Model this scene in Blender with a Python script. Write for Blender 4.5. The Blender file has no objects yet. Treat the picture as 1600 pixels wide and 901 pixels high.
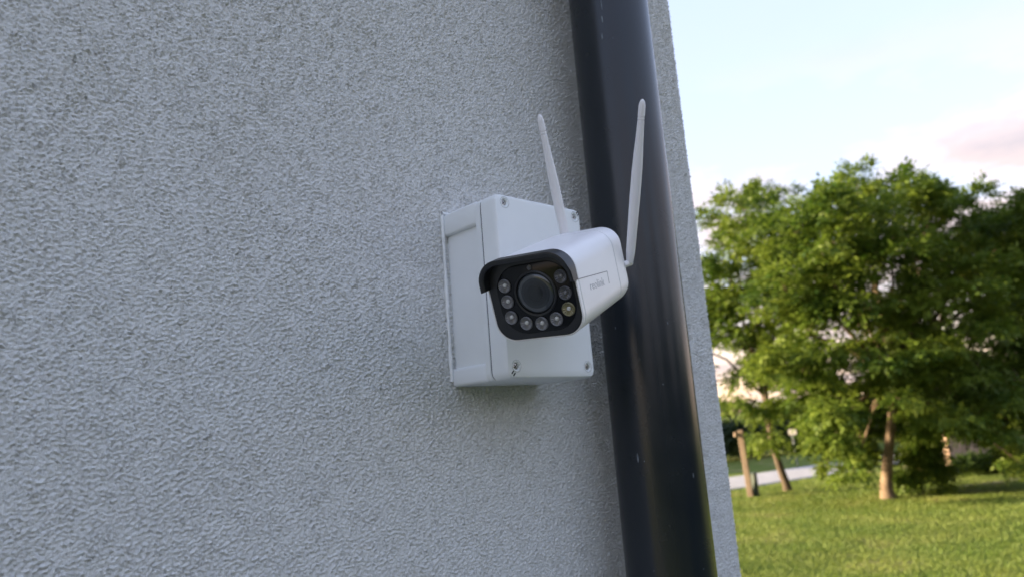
import bpy, bmesh, math, random
import numpy as np
from mathutils import Vector, Matrix

random.seed(7)
rng = np.random.default_rng(11)
S = bpy.context.scene
COL = S.collection
R = math.radians
PI = math.pi

# ------------------------------------------------------------------ camera
CAM = Vector((-0.40591, -0.52243, 2.2))
F = 1150.0                                            # focal length for a 1600 px wide frame
AZ, EL, RO = R(46.9799), R(10.8747), R(-4.4403)
fw = Vector((math.cos(AZ) * math.cos(EL), math.sin(AZ) * math.cos(EL), math.sin(EL)))
r0 = Vector((math.sin(AZ), -math.cos(AZ), 0)); u0 = r0.cross(fw)
rt = r0 * math.cos(RO) + u0 * math.sin(RO)
up = -r0 * math.sin(RO) + u0 * math.cos(RO)
cd = bpy.data.cameras.new('camera')
cam = bpy.data.objects.new('camera', cd); COL.objects.link(cam)
cam.matrix_world = Matrix(((rt.x, up.x, -fw.x, CAM.x), (rt.y, up.y, -fw.y, CAM.y),
                           (rt.z, up.z, -fw.z, CAM.z), (0, 0, 0, 1)))
cd.sensor_width = 36; cd.lens = F / 1600 * 36
cd.clip_start = 0.02; cd.clip_end = 8000
cd.dof.use_dof = True; cd.dof.focus_distance = 0.51; cd.dof.aperture_fstop = 9.6
S.camera = cam

# ------------------------------------------------------------------ light
SUN_EL, SUN_AZ = R(11), R(128)                        # azimuth counter-clockwise from +X
S.view_settings.view_transform = 'Standard'; S.view_settings.look = 'None'
S.view_settings.gamma = 1.0; S.view_settings.exposure = 3.24
W = bpy.data.worlds.new('World'); S.world = W; W.use_nodes = True
wn, wl = W.node_tree.nodes, W.node_tree.links
bg = wn['Background']; bg.inputs[1].default_value = 0.12
sky = wn.new('ShaderNodeTexSky'); sky.sky_type = 'NISHITA'; sky.sun_disc = False
sky.sun_elevation = SUN_EL; sky.sun_rotation = PI / 2 - SUN_AZ
sky.air_density = 1.0; sky.dust_density = 1.0; sky.ozone_density = 2.2
tc = wn.new('ShaderNodeTexCoord')


def wmath(op, a, b=None):
    n = wn.new('ShaderNodeMath'); n.operation = op
    for i, v in enumerate((a, b)):
        if v is None: continue
        if isinstance(v, (int, float)): n.inputs[i].default_value = v
        else: wl.new(v, n.inputs[i])
    return n.outputs[0]


def wramp(v, pts):
    n = wn.new('ShaderNodeValToRGB'); wl.new(v, n.inputs[0])
    e = n.color_ramp.elements
    while len(e) < len(pts): e.new(0.5)
    for q, (p, c) in zip(e, pts):
        q.position = p; q.color = (c, c, c, 1) if isinstance(c, (int, float)) else (*c, 1)
    return n.outputs[0]


sp = wn.new('ShaderNodeSeparateXYZ'); wl.new(tc.outputs['Generated'], sp.inputs[0])
zz = wmath('MAXIMUM', sp.outputs[2], 0.0)
den = wmath('ADD', zz, 0.10)
cb = wn.new('ShaderNodeCombineXYZ')
wl.new(wmath('DIVIDE', sp.outputs[0], den), cb.inputs[0]); wl.new(wmath('DIVIDE', sp.outputs[1], den), cb.inputs[1])
nz = wn.new('ShaderNodeTexNoise'); mp_ = wn.new('ShaderNodeMapping'); mp_.inputs['Location'].default_value = (29.6, 15.2, 6.16)
wl.new(cb.outputs[0], mp_.inputs[0]); wl.new(mp_.outputs[0], nz.inputs['Vector'])
nz.inputs['Scale'].default_value = 1.25; nz.inputs['Detail'].default_value = 9; nz.inputs['Roughness'].default_value = 0.56
cov = wramp(nz.outputs['Fac'], [(0.475, 0.0), (0.585, 1.0)])
low = wramp(zz, [(0.27, 1.0), (0.43, 0.06)])           # cloud banks sit low over the horizon all round
veil = wramp(zz, [(0.0, 0.92), (0.30, 0.88), (1.0, 0.95)])          # thin bright veil towards the horizon
mv = wn.new('ShaderNodeMixRGB'); wl.new(wmath('MULTIPLY', veil, 1.0), mv.inputs[0])
vcol = wn.new('ShaderNodeMixRGB'); wl.new(wramp(zz, [(0.05, 0.0), (0.55, 1.0)]), vcol.inputs[0])
vcol.inputs[1].default_value = (0.94, 0.93, 1.03, 1); vcol.inputs[2].default_value = (0.66, 0.785, 1.14, 1)
vlow = wn.new('ShaderNodeMixRGB'); wl.new(wramp(zz, [(0.02, 1.0), (0.17, 0.0)]), vlow.inputs[0])
wl.new(vcol.outputs[0], vlow.inputs[1]); vlow.inputs[2].default_value = (1.65, 1.06, 0.70, 1)   # warm dusk glow along the horizon
wl.new(vlow.outputs[0], mv.inputs[2])
wl.new(sky.outputs[0], mv.inputs[1])
mc = wn.new('ShaderNodeMixRGB'); wl.new(wmath('MULTIPLY', wmath('MULTIPLY', cov, low), 0.85), mc.inputs[0])
wl.new(mv.outputs[0], mc.inputs[1])
ccol = wn.new('ShaderNodeMixRGB'); wl.new(wramp(nz.outputs['Fac'], [(0.52, 0.0), (0.72, 1.0)]), ccol.inputs[0])
ccol.inputs[1].default_value = (1.12, 0.86, 0.78, 1); ccol.inputs[2].default_value = (0.66, 0.585, 0.62, 1)
wl.new(ccol.outputs[0], mc.inputs[2])
wl.new(mc.outputs[0], bg.inputs[0])

sd = bpy.data.lights.new('sun', 'SUN'); sd.energy = 2.4; sd.angle = R(6); sd.color = (1.0, 0.80, 0.50)
sun = bpy.data.objects.new('sun', sd); COL.objects.link(sun)
sdir = Vector((math.cos(SUN_AZ) * math.cos(SUN_EL), math.sin(SUN_AZ) * math.cos(SUN_EL), math.sin(SUN_EL)))
sun.rotation_euler = sdir.to_track_quat('Z', 'Y').to_euler()


# ------------------------------------------------------------------ helpers
def at(u, v, d):
    """point seen at photo pixel (u, v), d metres ahead of the lens"""
    return CAM + (rt * ((u - 800) / F) - up * ((v - 450.5) / F) + fw) * d


def gnd(u, v):
    d = rt * ((u - 800) / F) - up * ((v - 450.5) / F) + fw
    return CAM + d * (-CAM.z / d.z)


def mat(name, col, rough=0.5, metal=0.0, var=0.0, vscale=20.0, bump=0.0, bscale=200.0, bdist=0.0005,
        coat=0.0, spec=0.5, rvar=0.0, col2=None):
    m = bpy.data.materials.new(name); m.use_nodes = True
    n, l = m.node_tree.nodes, m.node_tree.links
    b = n['Principled BSDF']
    b.inputs['Base Color'].default_value = (*col, 1); b.inputs['Roughness'].default_value = rough
    b.inputs['Metallic'].default_value = metal; b.inputs['Coat Weight'].default_value = coat
    b.inputs['Specular IOR Level'].default_value = spec
    t = n.new('ShaderNodeTexCoord')
    if var or col2:
        a = n.new('ShaderNodeTexNoise'); a.inputs['Scale'].default_value = vscale; a.inputs['Detail'].default_value = 6
        l.new(t.outputs['Object'], a.inputs['Vector'])
        r = n.new('ShaderNodeValToRGB'); l.new(a.outputs['Fac'], r.inputs[0])
        e = r.color_ramp.elements; e[0].position = 0.3; e[1].position = 0.7
        c2 = col2 or tuple(min(1, c * (1 + var)) for c in col)
        c1 = col if col2 else tuple(c * (1 - var) for c in col)
        e[0].color = (*c1, 1); e[1].color = (*c2, 1)
        l.new(r.outputs[0], b.inputs['Base Color'])
    if rvar:
        a2 = n.new('ShaderNodeTexNoise'); a2.inputs['Scale'].default_value = vscale * 2.3; a2.inputs['Detail'].default_value = 5
        l.new(t.outputs['Object'], a2.inputs['Vector'])
        mr = n.new('ShaderNodeMapRange'); l.new(a2.outputs['Fac'], mr.inputs[0])
        mr.inputs[1].default_value = 0.3; mr.inputs[2].default_value = 0.7
        mr.inputs[3].default_value = rough - rvar; mr.inputs[4].default_value = rough + rvar
        l.new(mr.outputs[0], b.inputs['Roughness'])
    if bump:
        a3 = n.new('ShaderNodeTexNoise'); a3.inputs['Scale'].default_value = bscale; a3.inputs['Detail'].default_value = 4
        l.new(t.outputs['Object'], a3.inputs['Vector'])
        bp = n.new('ShaderNodeBump'); bp.inputs['Strength'].default_value = bump; bp.inputs['Distance'].default_value = bdist
        l.new(a3.outputs['Fac'], bp.inputs['Height']); l.new(bp.outputs[0], b.inputs['Normal'])
    return m


def leaf_mat(name, dark, light, trans=0.35, pscale=0.9):
    m = bpy.data.materials.new(name); m.use_nodes = True
    n, l = m.node_tree.nodes, m.node_tree.links
    b = n['Principled BSDF']; out = n['Material Output']
    b.inputs['Roughness'].default_value = 0.55; b.inputs['Specular IOR Level'].default_value = 0.3
    g = n.new('ShaderNodeNewGeometry')
    t = n.new('ShaderNodeTexCoord'); a = n.new('ShaderNodeTexNoise')
    a.inputs['Scale'].default_value = pscale; a.inputs['Detail'].default_value = 3
    l.new(t.outputs['Object'], a.inputs['Vector'])
    ad = n.new('ShaderNodeMath'); ad.operation = 'MULTIPLY_ADD'
    l.new(g.outputs['Random Per Island'], ad.inputs[0]); ad.inputs[1].default_value = 0.45
    mr = n.new('ShaderNodeMapRange'); l.new(a.outputs['Fac'], mr.inputs[0])
    mr.inputs[1].default_value = 0.35; mr.inputs[2].default_value = 0.68; mr.inputs[3].default_value = 0; mr.inputs[4].default_value = 0.55
    l.new(mr.outputs[0], ad.inputs[2])
    mx = n.new('ShaderNodeMixRGB'); l.new(ad.outputs[0], mx.inputs[0])
    mx.inputs[1].default_value = (*dark, 1); mx.inputs[2].default_value = (*light, 1)
    l.new(mx.outputs[0], b.inputs['Base Color'])
    tr = n.new('ShaderNodeBsdfTranslucent'); l.new(mx.outputs[0], tr.inputs[0])
    ms = n.new('ShaderNodeMixShader'); ms.inputs[0].default_value = trans
    l.new(b.outputs[0], ms.inputs[1]); l.new(tr.outputs[0], ms.inputs[2]); l.new(ms.outputs[0], out.inputs[0])
    return m


def finish(o, m, parent=None, smooth=None):
    if m: o.data.materials.append(m)
    COL.objects.link(o)
    if parent: o.parent = parent
    if smooth is not None:
        o.data.shade_smooth()
        o.data.set_sharp_from_angle(angle=R(smooth))
    return o


def obj(name, bm, m, parent=None, smooth=35, recalc=True):
    if recalc: bmesh.ops.recalc_face_normals(bm, faces=bm.faces[:])
    me = bpy.data.meshes.new(name); bm.to_mesh(me); bm.free()
    return finish(bpy.data.objects.new(name, me), m, parent, smooth)


def npobj(name, V, Fc, m, parent=None, smooth=None):
    """mesh from numpy arrays, all faces with the same number of corners"""
    V = np.asarray(V, np.float32); Fc = np.asarray(Fc, np.int32); k = Fc.shape[1]
    me = bpy.data.meshes.new(name)
    me.vertices.add(len(V)); me.vertices.foreach_set('co', V.ravel())
    me.loops.add(Fc.size); me.loops.foreach_set('vertex_index', Fc.ravel())
    me.polygons.add(len(Fc)); me.polygons.foreach_set('loop_start', np.arange(0, Fc.size, k, dtype=np.int32))
    me.update(calc_edges=True); me.validate()
    return finish(bpy.data.objects.new(name, me), m, parent, smooth)


def tag(o, label, cat, group=None):
    o['label'] = label; o['category'] = cat
    if group: o['group'] = group
    return o


def empty(name, loc, mw=None):
    o = bpy.data.objects.new(name, None); COL.objects.link(o); o.empty_display_size = 0.05
    if mw is not None: o.matrix_world = mw
    else: o.location = loc
    return o


def rr(w, h, r, n=6, cx=0, cz=0):
    """rounded rectangle, counter-clockwise from the lower right corner"""
    r = max(1e-5, min(r, w / 2 - 1e-5, h / 2 - 1e-5)); P = []
    for sx, sz, a0 in ((1, -1, -PI / 2), (1, 1, 0), (-1, 1, PI / 2), (-1, -1, PI)):
        for i in range(n + 1):
            a = a0 + PI / 2 * i / n
            P.append((cx + sx * (w / 2 - r) + r * math.cos(a), cz + sz * (h / 2 - r) + r * math.sin(a)))
    return P


def loft(bm, rings, cap0=True, cap1=True):
    L = [[bm.verts.new(p) for p in ring] for ring in rings]
    n = len(L[0])
    for a, b in zip(L, L[1:]):
        for i in range(n): bm.faces.new((a[i], a[(i + 1) % n], b[(i + 1) % n], b[i]))
    if cap0: bm.faces.new(L[0][::-1])
    if cap1: bm.faces.new(L[-1])
    return L


def yring(P, y): return [(x, y, z) for x, z in P]


def box(bm, lo, hi, bev=0.0, seg=2):
    v = [bm.verts.new((x, y, z)) for x in (lo[0], hi[0]) for y in (lo[1], hi[1]) for z in (lo[2], hi[2])]
    fs = [bm.faces.new([v[i] for i in q]) for q in ((0, 1, 3, 2), (4, 6, 7, 5), (0, 4, 5, 1), (2, 3, 7, 6), (0, 2, 6, 4), (1, 5, 7, 3))]
    if bev:
        es = list({e for f_ in fs for e in f_.edges})
        bmesh.ops.bevel(bm, geom=es, offset=bev, segments=seg, profile=0.5, affect='EDGES')


def tube(bm, pts, rad, n=10, caps=True):
    pts = [Vector(p) for p in pts]
    if isinstance(rad, (int, float)): rad = [rad] * len(pts)
    ref = Vector((0, 0, 1)); rings = []
    for i, p in enumerate(pts):
        d = (pts[min(i + 1, len(pts) - 1)] - pts[max(i - 1, 0)]).normalized()
        if abs(d.dot(ref)) > 0.95: ref2 = Vector((1, 0, 0))
        else: ref2 = ref
        a = d.cross(ref2).normalized(); b = d.cross(a)
        rings.append([p + (a * math.cos(2 * PI * k / n) + b * math.sin(2 * PI * k / n)) * rad[i] for k in range(n)])
    loft(bm, rings, caps, caps)


def disc_y(bm, cx, cz, prof, n=28):
    """turned form about the local Y axis: prof = [(radius, y), ...]"""
    rings = [[(cx + r * math.cos(2 * PI * k / n), y, cz + r * math.sin(2 * PI * k / n)) for k in range(n)] for r, y in prof]
    loft(bm, rings)


# ------------------------------------------------------------------ materials
M = {}
M['plastic_box'] = mat('pale grey box plastic', (0.77, 0.80, 0.81), 0.42, var=0.02, vscale=40, bump=0.12, bscale=900, bdist=0.0002)
M['silicone'] = mat('white silicone', (0.74, 0.76, 0.76), 0.4, bump=0.4, bscale=220, bdist=0.001)
M['white_shell'] = mat('white camera shell', (0.84, 0.83, 0.835), 0.36, var=0.012, vscale=60, bump=0.06, bscale=1500, bdist=0.0001)
M['antenna'] = mat('white antenna plastic', (0.79, 0.78, 0.80), 0.42)
M['seam'] = mat('dark seam', (0.03, 0.035, 0.045), 0.7)
M['black'] = mat('matt black plastic', (0.011, 0.012, 0.014), 0.42, bump=0.1, bscale=1200, bdist=0.0001)
M['black_glass'] = mat('black front glass', (0.006, 0.007, 0.008), 0.18, spec=0.22)
M['lens'] = mat('lens glass', (0.020, 0.024, 0.027), 0.06, coat=1.0)
M['lens_in'] = mat('lens interior', (0.026, 0.032, 0.037), 0.30)
M['led'] = mat('grey led reflector', (0.16, 0.16, 0.165), 0.30, metal=0.35)
M['led_warm'] = mat('warm white led reflector', (0.20, 0.18, 0.10), 0.30, metal=0.35)
M['led_dark'] = mat('dim led reflector', (0.085, 0.085, 0.09), 0.30, metal=0.35)
M['bulb'] = mat('led chip', (0.50, 0.50, 0.48), 0.12)
M['print'] = mat('grey lettering', (0.52, 0.52, 0.54), 0.5)
M['steel'] = mat('screw steel', (0.45, 0.46, 0.47), 0.28, metal=1.0)
M['hole'] = mat('dark hole', (0.02, 0.022, 0.025), 0.6)
M['bark'] = mat('walnut bark', (0.13, 0.085, 0.055), 0.9, col2=(0.22, 0.155, 0.11), vscale=9, bump=0.9, bscale=26, bdist=0.02)
M['bark_dark'] = mat('dark bark', (0.07, 0.048, 0.033), 0.9, col2=(0.12, 0.085, 0.06), vscale=9, bump=0.9, bscale=26, bdist=0.02)
M['leaf'] = leaf_mat('walnut leaves', (0.036, 0.085, 0.011), (0.190, 0.245, 0.032), 0.42)
M['leaf_back'] = leaf_mat('far leaves', (0.025, 0.060, 0.010), (0.095, 0.140, 0.025))
M['hedge'] = leaf_mat('hedge leaves', (0.014, 0.030, 0.010), (0.045, 0.070, 0.022), 0.2)
M['blade'] = leaf_mat('grass blades', (0.080, 0.140, 0.020), (0.210, 0.245, 0.055), 0.32, 0.8)
M['post'] = mat('weathered timber', (0.24, 0.165, 0.125), 0.85, col2=(0.33, 0.24, 0.18), vscale=6, bump=0.5, bscale=40, bdist=0.01)
M['green_box'] = mat('dark green cabinet', (0.035, 0.055, 0.045), 0.5, var=0.15)
M['galv'] = mat('galvanised pole', (0.36, 0.37, 0.39), 0.45, metal=0.6)
M['sign'] = mat('cream sign face', (0.58, 0.53, 0.44), 0.5, var=0.05)
M['road'] = mat('pale road', (0.36, 0.35, 0.37), 0.9, var=0.10, vscale=2.5, bump=0.4, bscale=60, bdist=0.01)
M['added_paving'] = mat('grey paving', (0.19, 0.188, 0.185), 0.9, var=0.15, vscale=3, bump=0.3, bscale=60, bdist=0.005)
M['dirt'] = mat('bare dirt', (0.24, 0.20, 0.14), 0.95, var=0.2, vscale=8)
M['salmon'] = mat('salmon wall render', (0.62, 0.42, 0.31), 0.9, var=0.06, vscale=3, bump=0.3, bscale=60, bdist=0.005)
M['coping'] = mat('clay coping', (0.34, 0.16, 0.10), 0.8, var=0.15, vscale=9)
M['house_grey'] = mat('pale blue grey render', (0.42, 0.45, 0.52), 0.9, var=0.05, vscale=2)
M['roof'] = mat('clay roof tiles', (0.30, 0.14, 0.09), 0.85, var=0.2, vscale=6)
M['frame'] = mat('white window frame', (0.75, 0.75, 0.74), 0.5)
M['pane'] = mat('window glass', (0.02, 0.025, 0.03), 0.05)


def stucco():
    m = mat('light grey mineral render', (0.60, 0.615, 0.63), 0.92, spec=0.25)
    n, l = m.node_tree.nodes, m.node_tree.links; b = n['Principled BSDF']
    t = n.new('ShaderNodeTexCoord')
    a = n.new('ShaderNodeTexNoise'); a.inputs['Scale'].default_value = 5; a.inputs['Detail'].default_value = 8
    l.new(t.outputs['Object'], a.inputs['Vector'])
    r = n.new('ShaderNodeValToRGB'); l.new(a.outputs['Fac'], r.inputs[0]); e = r.color_ramp.elements
    e[0].position = 0.3; e[1].position = 0.7; e[0].color = (0.755, 0.762, 0.752, 1); e[1].color = (0.785, 0.792, 0.782, 1)
    g = n.new('ShaderNodeTexNoise'); g.inputs['Scale'].default_value = 420; g.inputs['Detail'].default_value = 3
    l.new(t.outputs['Object'], g.inputs['Vector'])
    r2 = n.new('ShaderNodeValToRGB'); l.new(g.outputs['Fac'], r2.inputs[0]); e = r2.color_ramp.elements
    e[0].position = 0.30; e[1].position = 0.46; e[0].color = (0.80, 0.79, 0.77, 1); e[1].color = (1, 1, 1, 1)
    mx = n.new('ShaderNodeMixRGB'); mx.blend_type = 'MULTIPLY'; mx.inputs[0].default_value = 0.8  # dark flecks in the colour stand in for shade in the grain's cavities
    l.new(r.outputs[0], mx.inputs[1]); l.new(r2.outputs[0], mx.inputs[2]); l.new(mx.outputs[0], b.inputs['Base Color'])
    h = n.new('ShaderNodeTexNoise'); h.inputs['Scale'].default_value = 620; h.inputs['Detail'].default_value = 4; h.inputs['Roughness'].default_value = 0.65
    l.new(t.outputs['Object'], h.inputs['Vector'])
    bp = n.new('ShaderNodeBump'); bp.inputs['Strength'].default_value = 0.95; bp.inputs['Distance'].default_value = 0.0017
    l.new(h.outputs['Fac'], bp.inputs['Height']); l.new(bp.outputs[0], b.inputs['Normal'])
    return m


M['stucco'] = stucco()


def pipe_mat():
    m = mat('anthracite coated metal', (0.009, 0.013, 0.018), 0.25, rvar=0.03, vscale=14, spec=0.48)
    n, l = m.node_tree.nodes, m.node_tree.links; b = n['Principled BSDF']
    b.inputs['Coat Roughness'].default_value = 0.22
    t = n.new('ShaderNodeTexCoord')
    mp = n.new('ShaderNodeMapping'); mp.inputs['Scale'].default_value = (60, 60, 1.2); l.new(t.outputs['Object'], mp.inputs[0])
    s = n.new('ShaderNodeTexNoise'); s.inputs['Scale'].default_value = 1.0; s.inputs['Detail'].default_value = 4
    l.new(mp.outputs[0], s.inputs['Vector'])
    bp = n.new('ShaderNodeBump'); bp.inputs['Strength'].default_value = 0.05; bp.inputs['Distance'].default_value = 0.001
    l.new(s.outputs['Fac'], bp.inputs['Height']); l.new(bp.outputs[0], b.inputs['Normal'])
    v = n.new('ShaderNodeTexVoronoi'); v.inputs['Scale'].default_value = 55; l.new(t.outputs['Object'], v.inputs['Vector'])
    r = n.new('ShaderNodeMath'); r.operation = 'LESS_THAN'; r.inputs[1].default_value = 0.013
    l.new(v.outputs['Distance'], r.inputs[0])
    mx = n.new('ShaderNodeMixRGB'); l.new(r.outputs[0], mx.inputs[0])
    mx.inputs[1].default_value = (0.009, 0.013, 0.018, 1); mx.inputs[2].default_value = (0.25, 0.27, 0.30, 1)
    l.new(mx.outputs[0], b.inputs['Base Color'])
    return m


M['pipe'] = pipe_mat()


def lawn_mat():
    m = bpy.data.materials.new('lawn'); m.use_nodes = True
    n, l = m.node_tree.nodes, m.node_tree.links; b = n['Principled BSDF']
    b.inputs['Roughness'].default_value = 0.95; b.inputs['Specular IOR Level'].default_value = 0.1
    t = n.new('ShaderNodeTexCoord')
    def noise(s, d=6):
        a = n.new('ShaderNodeTexNoise'); a.inputs['Scale'].default_value = s; a.inputs['Detail'].default_value = d
        l.new(t.outputs['Object'], a.inputs['Vector']); return a.outputs['Fac']
    def ramp(v, p0, c0, p1, c1):
        r = n.new('ShaderNodeValToRGB'); l.new(v, r.inputs[0]); e = r.color_ramp.elements
        e[0].position = p0; e[1].position = p1; e[0].color = (*c0, 1); e[1].color = (*c1, 1); return r.outputs[0]
    c1 = ramp(noise(0.55), 0.35, (0.095, 0.145, 0.022), 0.68, (0.190, 0.210, 0.052))
    c2 = ramp(noise(7), 0.3, (0.085, 0.130, 0.020), 0.7, (0.190, 0.215, 0.050))
    mx = n.new('ShaderNodeMixRGB'); mx.inputs[0].default_value = 0.5; l.new(c1, mx.inputs[1]); l.new(c2, mx.inputs[2])
    f = ramp(noise(0.8, 9), 0.56, (0, 0, 0), 0.68, (1, 1, 1))
    m2 = n.new('ShaderNodeMixRGB'); l.new(f, m2.inputs[0]); l.new(mx.outputs[0], m2.inputs[1]); m2.inputs[2].default_value = (0.27, 0.22, 0.10, 1)
    l.new(m2.outputs[0], b.inputs['Base Color'])
    bp = n.new('ShaderNodeBump'); bp.inputs['Strength'].default_value = 0.8; bp.inputs['Distance'].default_value = 0.04
    l.new(noise(30, 5), bp.inputs['Height']); l.new(bp.outputs[0], b.inputs['Normal'])
    return m


M['lawn'] = lawn_mat()

# ------------------------------------------------------------------ ground, road, path
def gh(x, y):
    """gentle swell of the lawn; flat where the house and the road stand"""
    d = np.hypot(x - 13, y - 5)
    return 0.035 * np.sin(x * 0.9 + 0.4 * y) * np.cos(y * 0.7 - 0.3 * x) * np.exp(-(d / 6.5) ** 4)


rads = np.concatenate([np.linspace(0.0, 34, 110)[1:], 34 * 1.16 ** np.arange(1, 32)])
ang = np.linspace(0, 2 * PI, 160, endpoint=False)
gx = 12 + np.outer(rads, np.cos(ang)); gy = 5 + np.outer(rads, np.sin(ang))
V = np.stack([gx, gy, gh(gx, gy)], -1).reshape(-1, 3)
V = np.vstack([[12, 5, float(gh(12, 5))], V]); na = len(ang)
i, j = np.meshgrid(np.arange(len(rads) - 1), np.arange(na), indexing='ij')
a = 1 + i * na + j; b = 1 + i * na + (j + 1) % na
Q = np.stack([a, a + na, b + na, b], -1).reshape(-1, 4)
fan = np.array([[0, 1 + k, 1 + (k + 1) % na] for k in range(na)])
T = np.vstack([fan, Q[:, [0, 1, 2]], Q[:, [0, 2, 3]]])
g = npobj('ground', V, T, M['lawn'], smooth=180); g['kind'] = 'structure'

pts = [(2, 15.2), (12, 14.4), (19.6, 13.25), (24, 12.45), (28, 11.75), (36, 10.2), (60, 5)]
bm = bmesh.new(); prev = None
for k, (x, y) in enumerate(pts):
    d = Vector(pts[min(k + 1, len(pts) - 1)]) - Vector(pts[max(k - 1, 0)]); nn = Vector((-d.y, d.x)).normalized()
    w = 1.42
    row = [bm.verts.new((x + nn.x * s, y + nn.y * s, z)) for s, z in ((w + .08, -0.03), (w, 0.035), (0, 0.055), (-w, 0.035), (-w - .08, -0.03))]
    if prev:
        for p, q, p2, q2 in zip(prev, prev[1:], row, row[1:]): bm.faces.new((p, q, q2, p2))
    prev = row
o = obj('road', bm, M['road']); o['kind'] = 'structure'

bm = bmesh.new(); prev = None
for k in range(24):
    s = k / 23; c = Vector((20.4, 6.02)).lerp(Vector((25.0, 4.1)), s); w = 0.10 + 0.06 * math.sin(k * 1.7) + 0.03 * math.sin(k * 3.1)
    c.y += 0.10 * math.sin(k * 0.8)
    row = [bm.verts.new((c.x + 0.38 * q, c.y + 0.92 * q, 0.012)) for q in (w, -w)]
    if prev: bm.faces.new((prev[0], prev[1], row[1], row[0]))
    prev = row
o = obj('footpath', bm, M['dirt']); o['kind'] = 'structure'

bm = bmesh.new()
q = [(-10, -3.6), (1.9, -3.6), (1.9, 7.5), (0.35, 7.5), (0.35, 0.05), (-10, 0.05)]
loft(bm, [[(x, y, -0.06) for x, y in q], [(x, y, 0.03) for x, y in q]])
o = obj('added_pavement', bm, M['added_paving']); o['kind'] = 'structure'  # unseen ground strip added to dull the green bounce off the lawn

# ------------------------------------------------------------------ house with its rendered wall
XC, RC = 0.4282, 0.006
st = 0.00088
f0, f1 = -0.375, XC - RC
ul = f0 - np.cumsum(0.002 * 1.22 ** np.arange(33)); ul = ul[ul > -9][::-1]
um = np.arange(f0, f1, st)
n_arc = 9
us = np.concatenate([np.arange(1, 26) * st, 26 * st + np.cumsum(0.002 * 1.25 ** np.arange(31))])
PX = np.concatenate([ul, um, f1 + RC * np.sin(np.linspace(0, PI / 2, n_arc)), np.full(len(us), XC)])
PY = np.concatenate([np.zeros(len(ul) + len(um)), RC - RC * np.cos(np.linspace(0, PI / 2, n_arc)), RC + us])
NX = np.concatenate([np.zeros(len(ul) + len(um)), np.sin(np.linspace(0, PI / 2, n_arc)), np.ones(len(us))])
NY = np.concatenate([-np.ones(len(ul) + len(um)), -np.cos(np.linspace(0, PI / 2, n_arc)), np.zeros(len(us))])
FU = np.concatenate([np.exp(-np.arange(len(ul))[::-1] / 6), np.ones(len(um) + n_arc + 25), np.exp(-np.arange(len(us) - 25) / 6)])
zl = 1.985 - np.cumsum(0.002 * 1.25 ** np.arange(28)); zl = zl[zl > 0.0][::-1]
zm = np.arange(1.985, 2.81, st)
zh = 2.81 + np.cumsum(0.002 * 1.25 ** np.arange(29)); zh = zh[zh < 5.0]
PZ = np.concatenate([[-0.02], zl, zm, zh, [5.0]])
FZ = np.concatenate([[0], np.exp(-np.arange(len(zl))[::-1] / 6), np.ones(len(zm)), np.exp(-np.arange(len(zh)) / 6), [0]])
nu, nzv = len(PX), len(PZ)
# grain height: band-limited noise with deeper pits, patchy in strength
fz, fu = np.fft.fftfreq(nzv, st)[:, None], np.fft.rfftfreq(nu, st)[None, :]


def band(lo, hi, sl, an=1.0):
    k = np.hypot(fz, fu * an); k[0, 0] = 1e-9
    amp = np.exp(-(1 / (k * hi)) ** 4) * np.exp(-(k * lo) ** 2) * k ** (-sl)
    h = np.fft.irfft2(np.fft.rfft2(rng.standard_normal((nzv, nu))) * amp, s=(nzv, nu))
    return h / h.std()


grain = band(0.0009, 0.0065, 0.8, 1.15)
# ragged, slightly slanted ridges: skewed noise whose strength changes every centimetre or so
def slant(lo, hi, sl, ca, an):
    c_, s_ = math.cos(ca), math.sin(ca)
    p_, q_ = fu * c_ + fz * s_, -fu * s_ + fz * c_
    k = np.hypot(p_ * an, q_); k[0, 0] = 1e-9
    amp = np.exp(-(1 / (k * hi)) ** 4) * np.exp(-(k * lo) ** 2) * k ** (-sl)
    h = np.fft.irfft2(np.fft.rfft2(rng.standard_normal((nzv, nu))) * amp, s=(nzv, nu))
    return h / h.std()


n1, n2, n3 = slant(0.0007, 0.0046, 0.8, R(-24), 1.6), slant(0.0010, 0.0060, 0.9, R(-20), 1.5), band(0.008, 0.05, 0.6)
hgt = n1 * np.exp(0.10 * np.clip(n3, -2, 2)) * 0.78 + 0.36 * n2
patch = band(0.06, 0.4, 1.0)
pit = np.clip(-slant(0.0009, 0.0055, 0.6, R(-20), 1.3) - 1.4, 0, 1.6)      # scattered deep pits
hgt = hgt + 0.10 * (hgt ** 2 - 1) * (hgt > 0) - 0.22 * pit
hgt = hgt * (1 + 0.03 * np.clip(patch, -2, 2)) * 0.00068 + 0.0002 * band(0.10, 0.5, 1.0)
hgt *= FZ[:, None] * FU[None, :]
Vx = PX[None, :] + NX[None, :] * hgt; Vy = PY[None, :] + NY[None, :] * hgt; Vz = np.broadcast_to(PZ[:, None], hgt.shape)
V = np.stack([Vx, Vy, Vz], -1).reshape(-1, 3)
i, j = np.meshgrid(np.arange(nzv - 1), np.arange(nu - 1), indexing='ij')
a = i * nu + j
Q = np.stack([a, a + 1, a + nu + 1, a + nu], -1).reshape(-1, 4)
house = tag(empty('house', (-4, 3, 0)), 'house with a light grey rough rendered wall carrying the white box and dark drainpipe', 'house')
hm = house.matrix_world.copy(); bpy.context.view_layer.update()


def child(o, parent):
    """parent while keeping the world place of geometry written in world coordinates"""
    o.parent = parent; o.matrix_parent_inverse = parent.matrix_world.inverted(); return o


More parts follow.
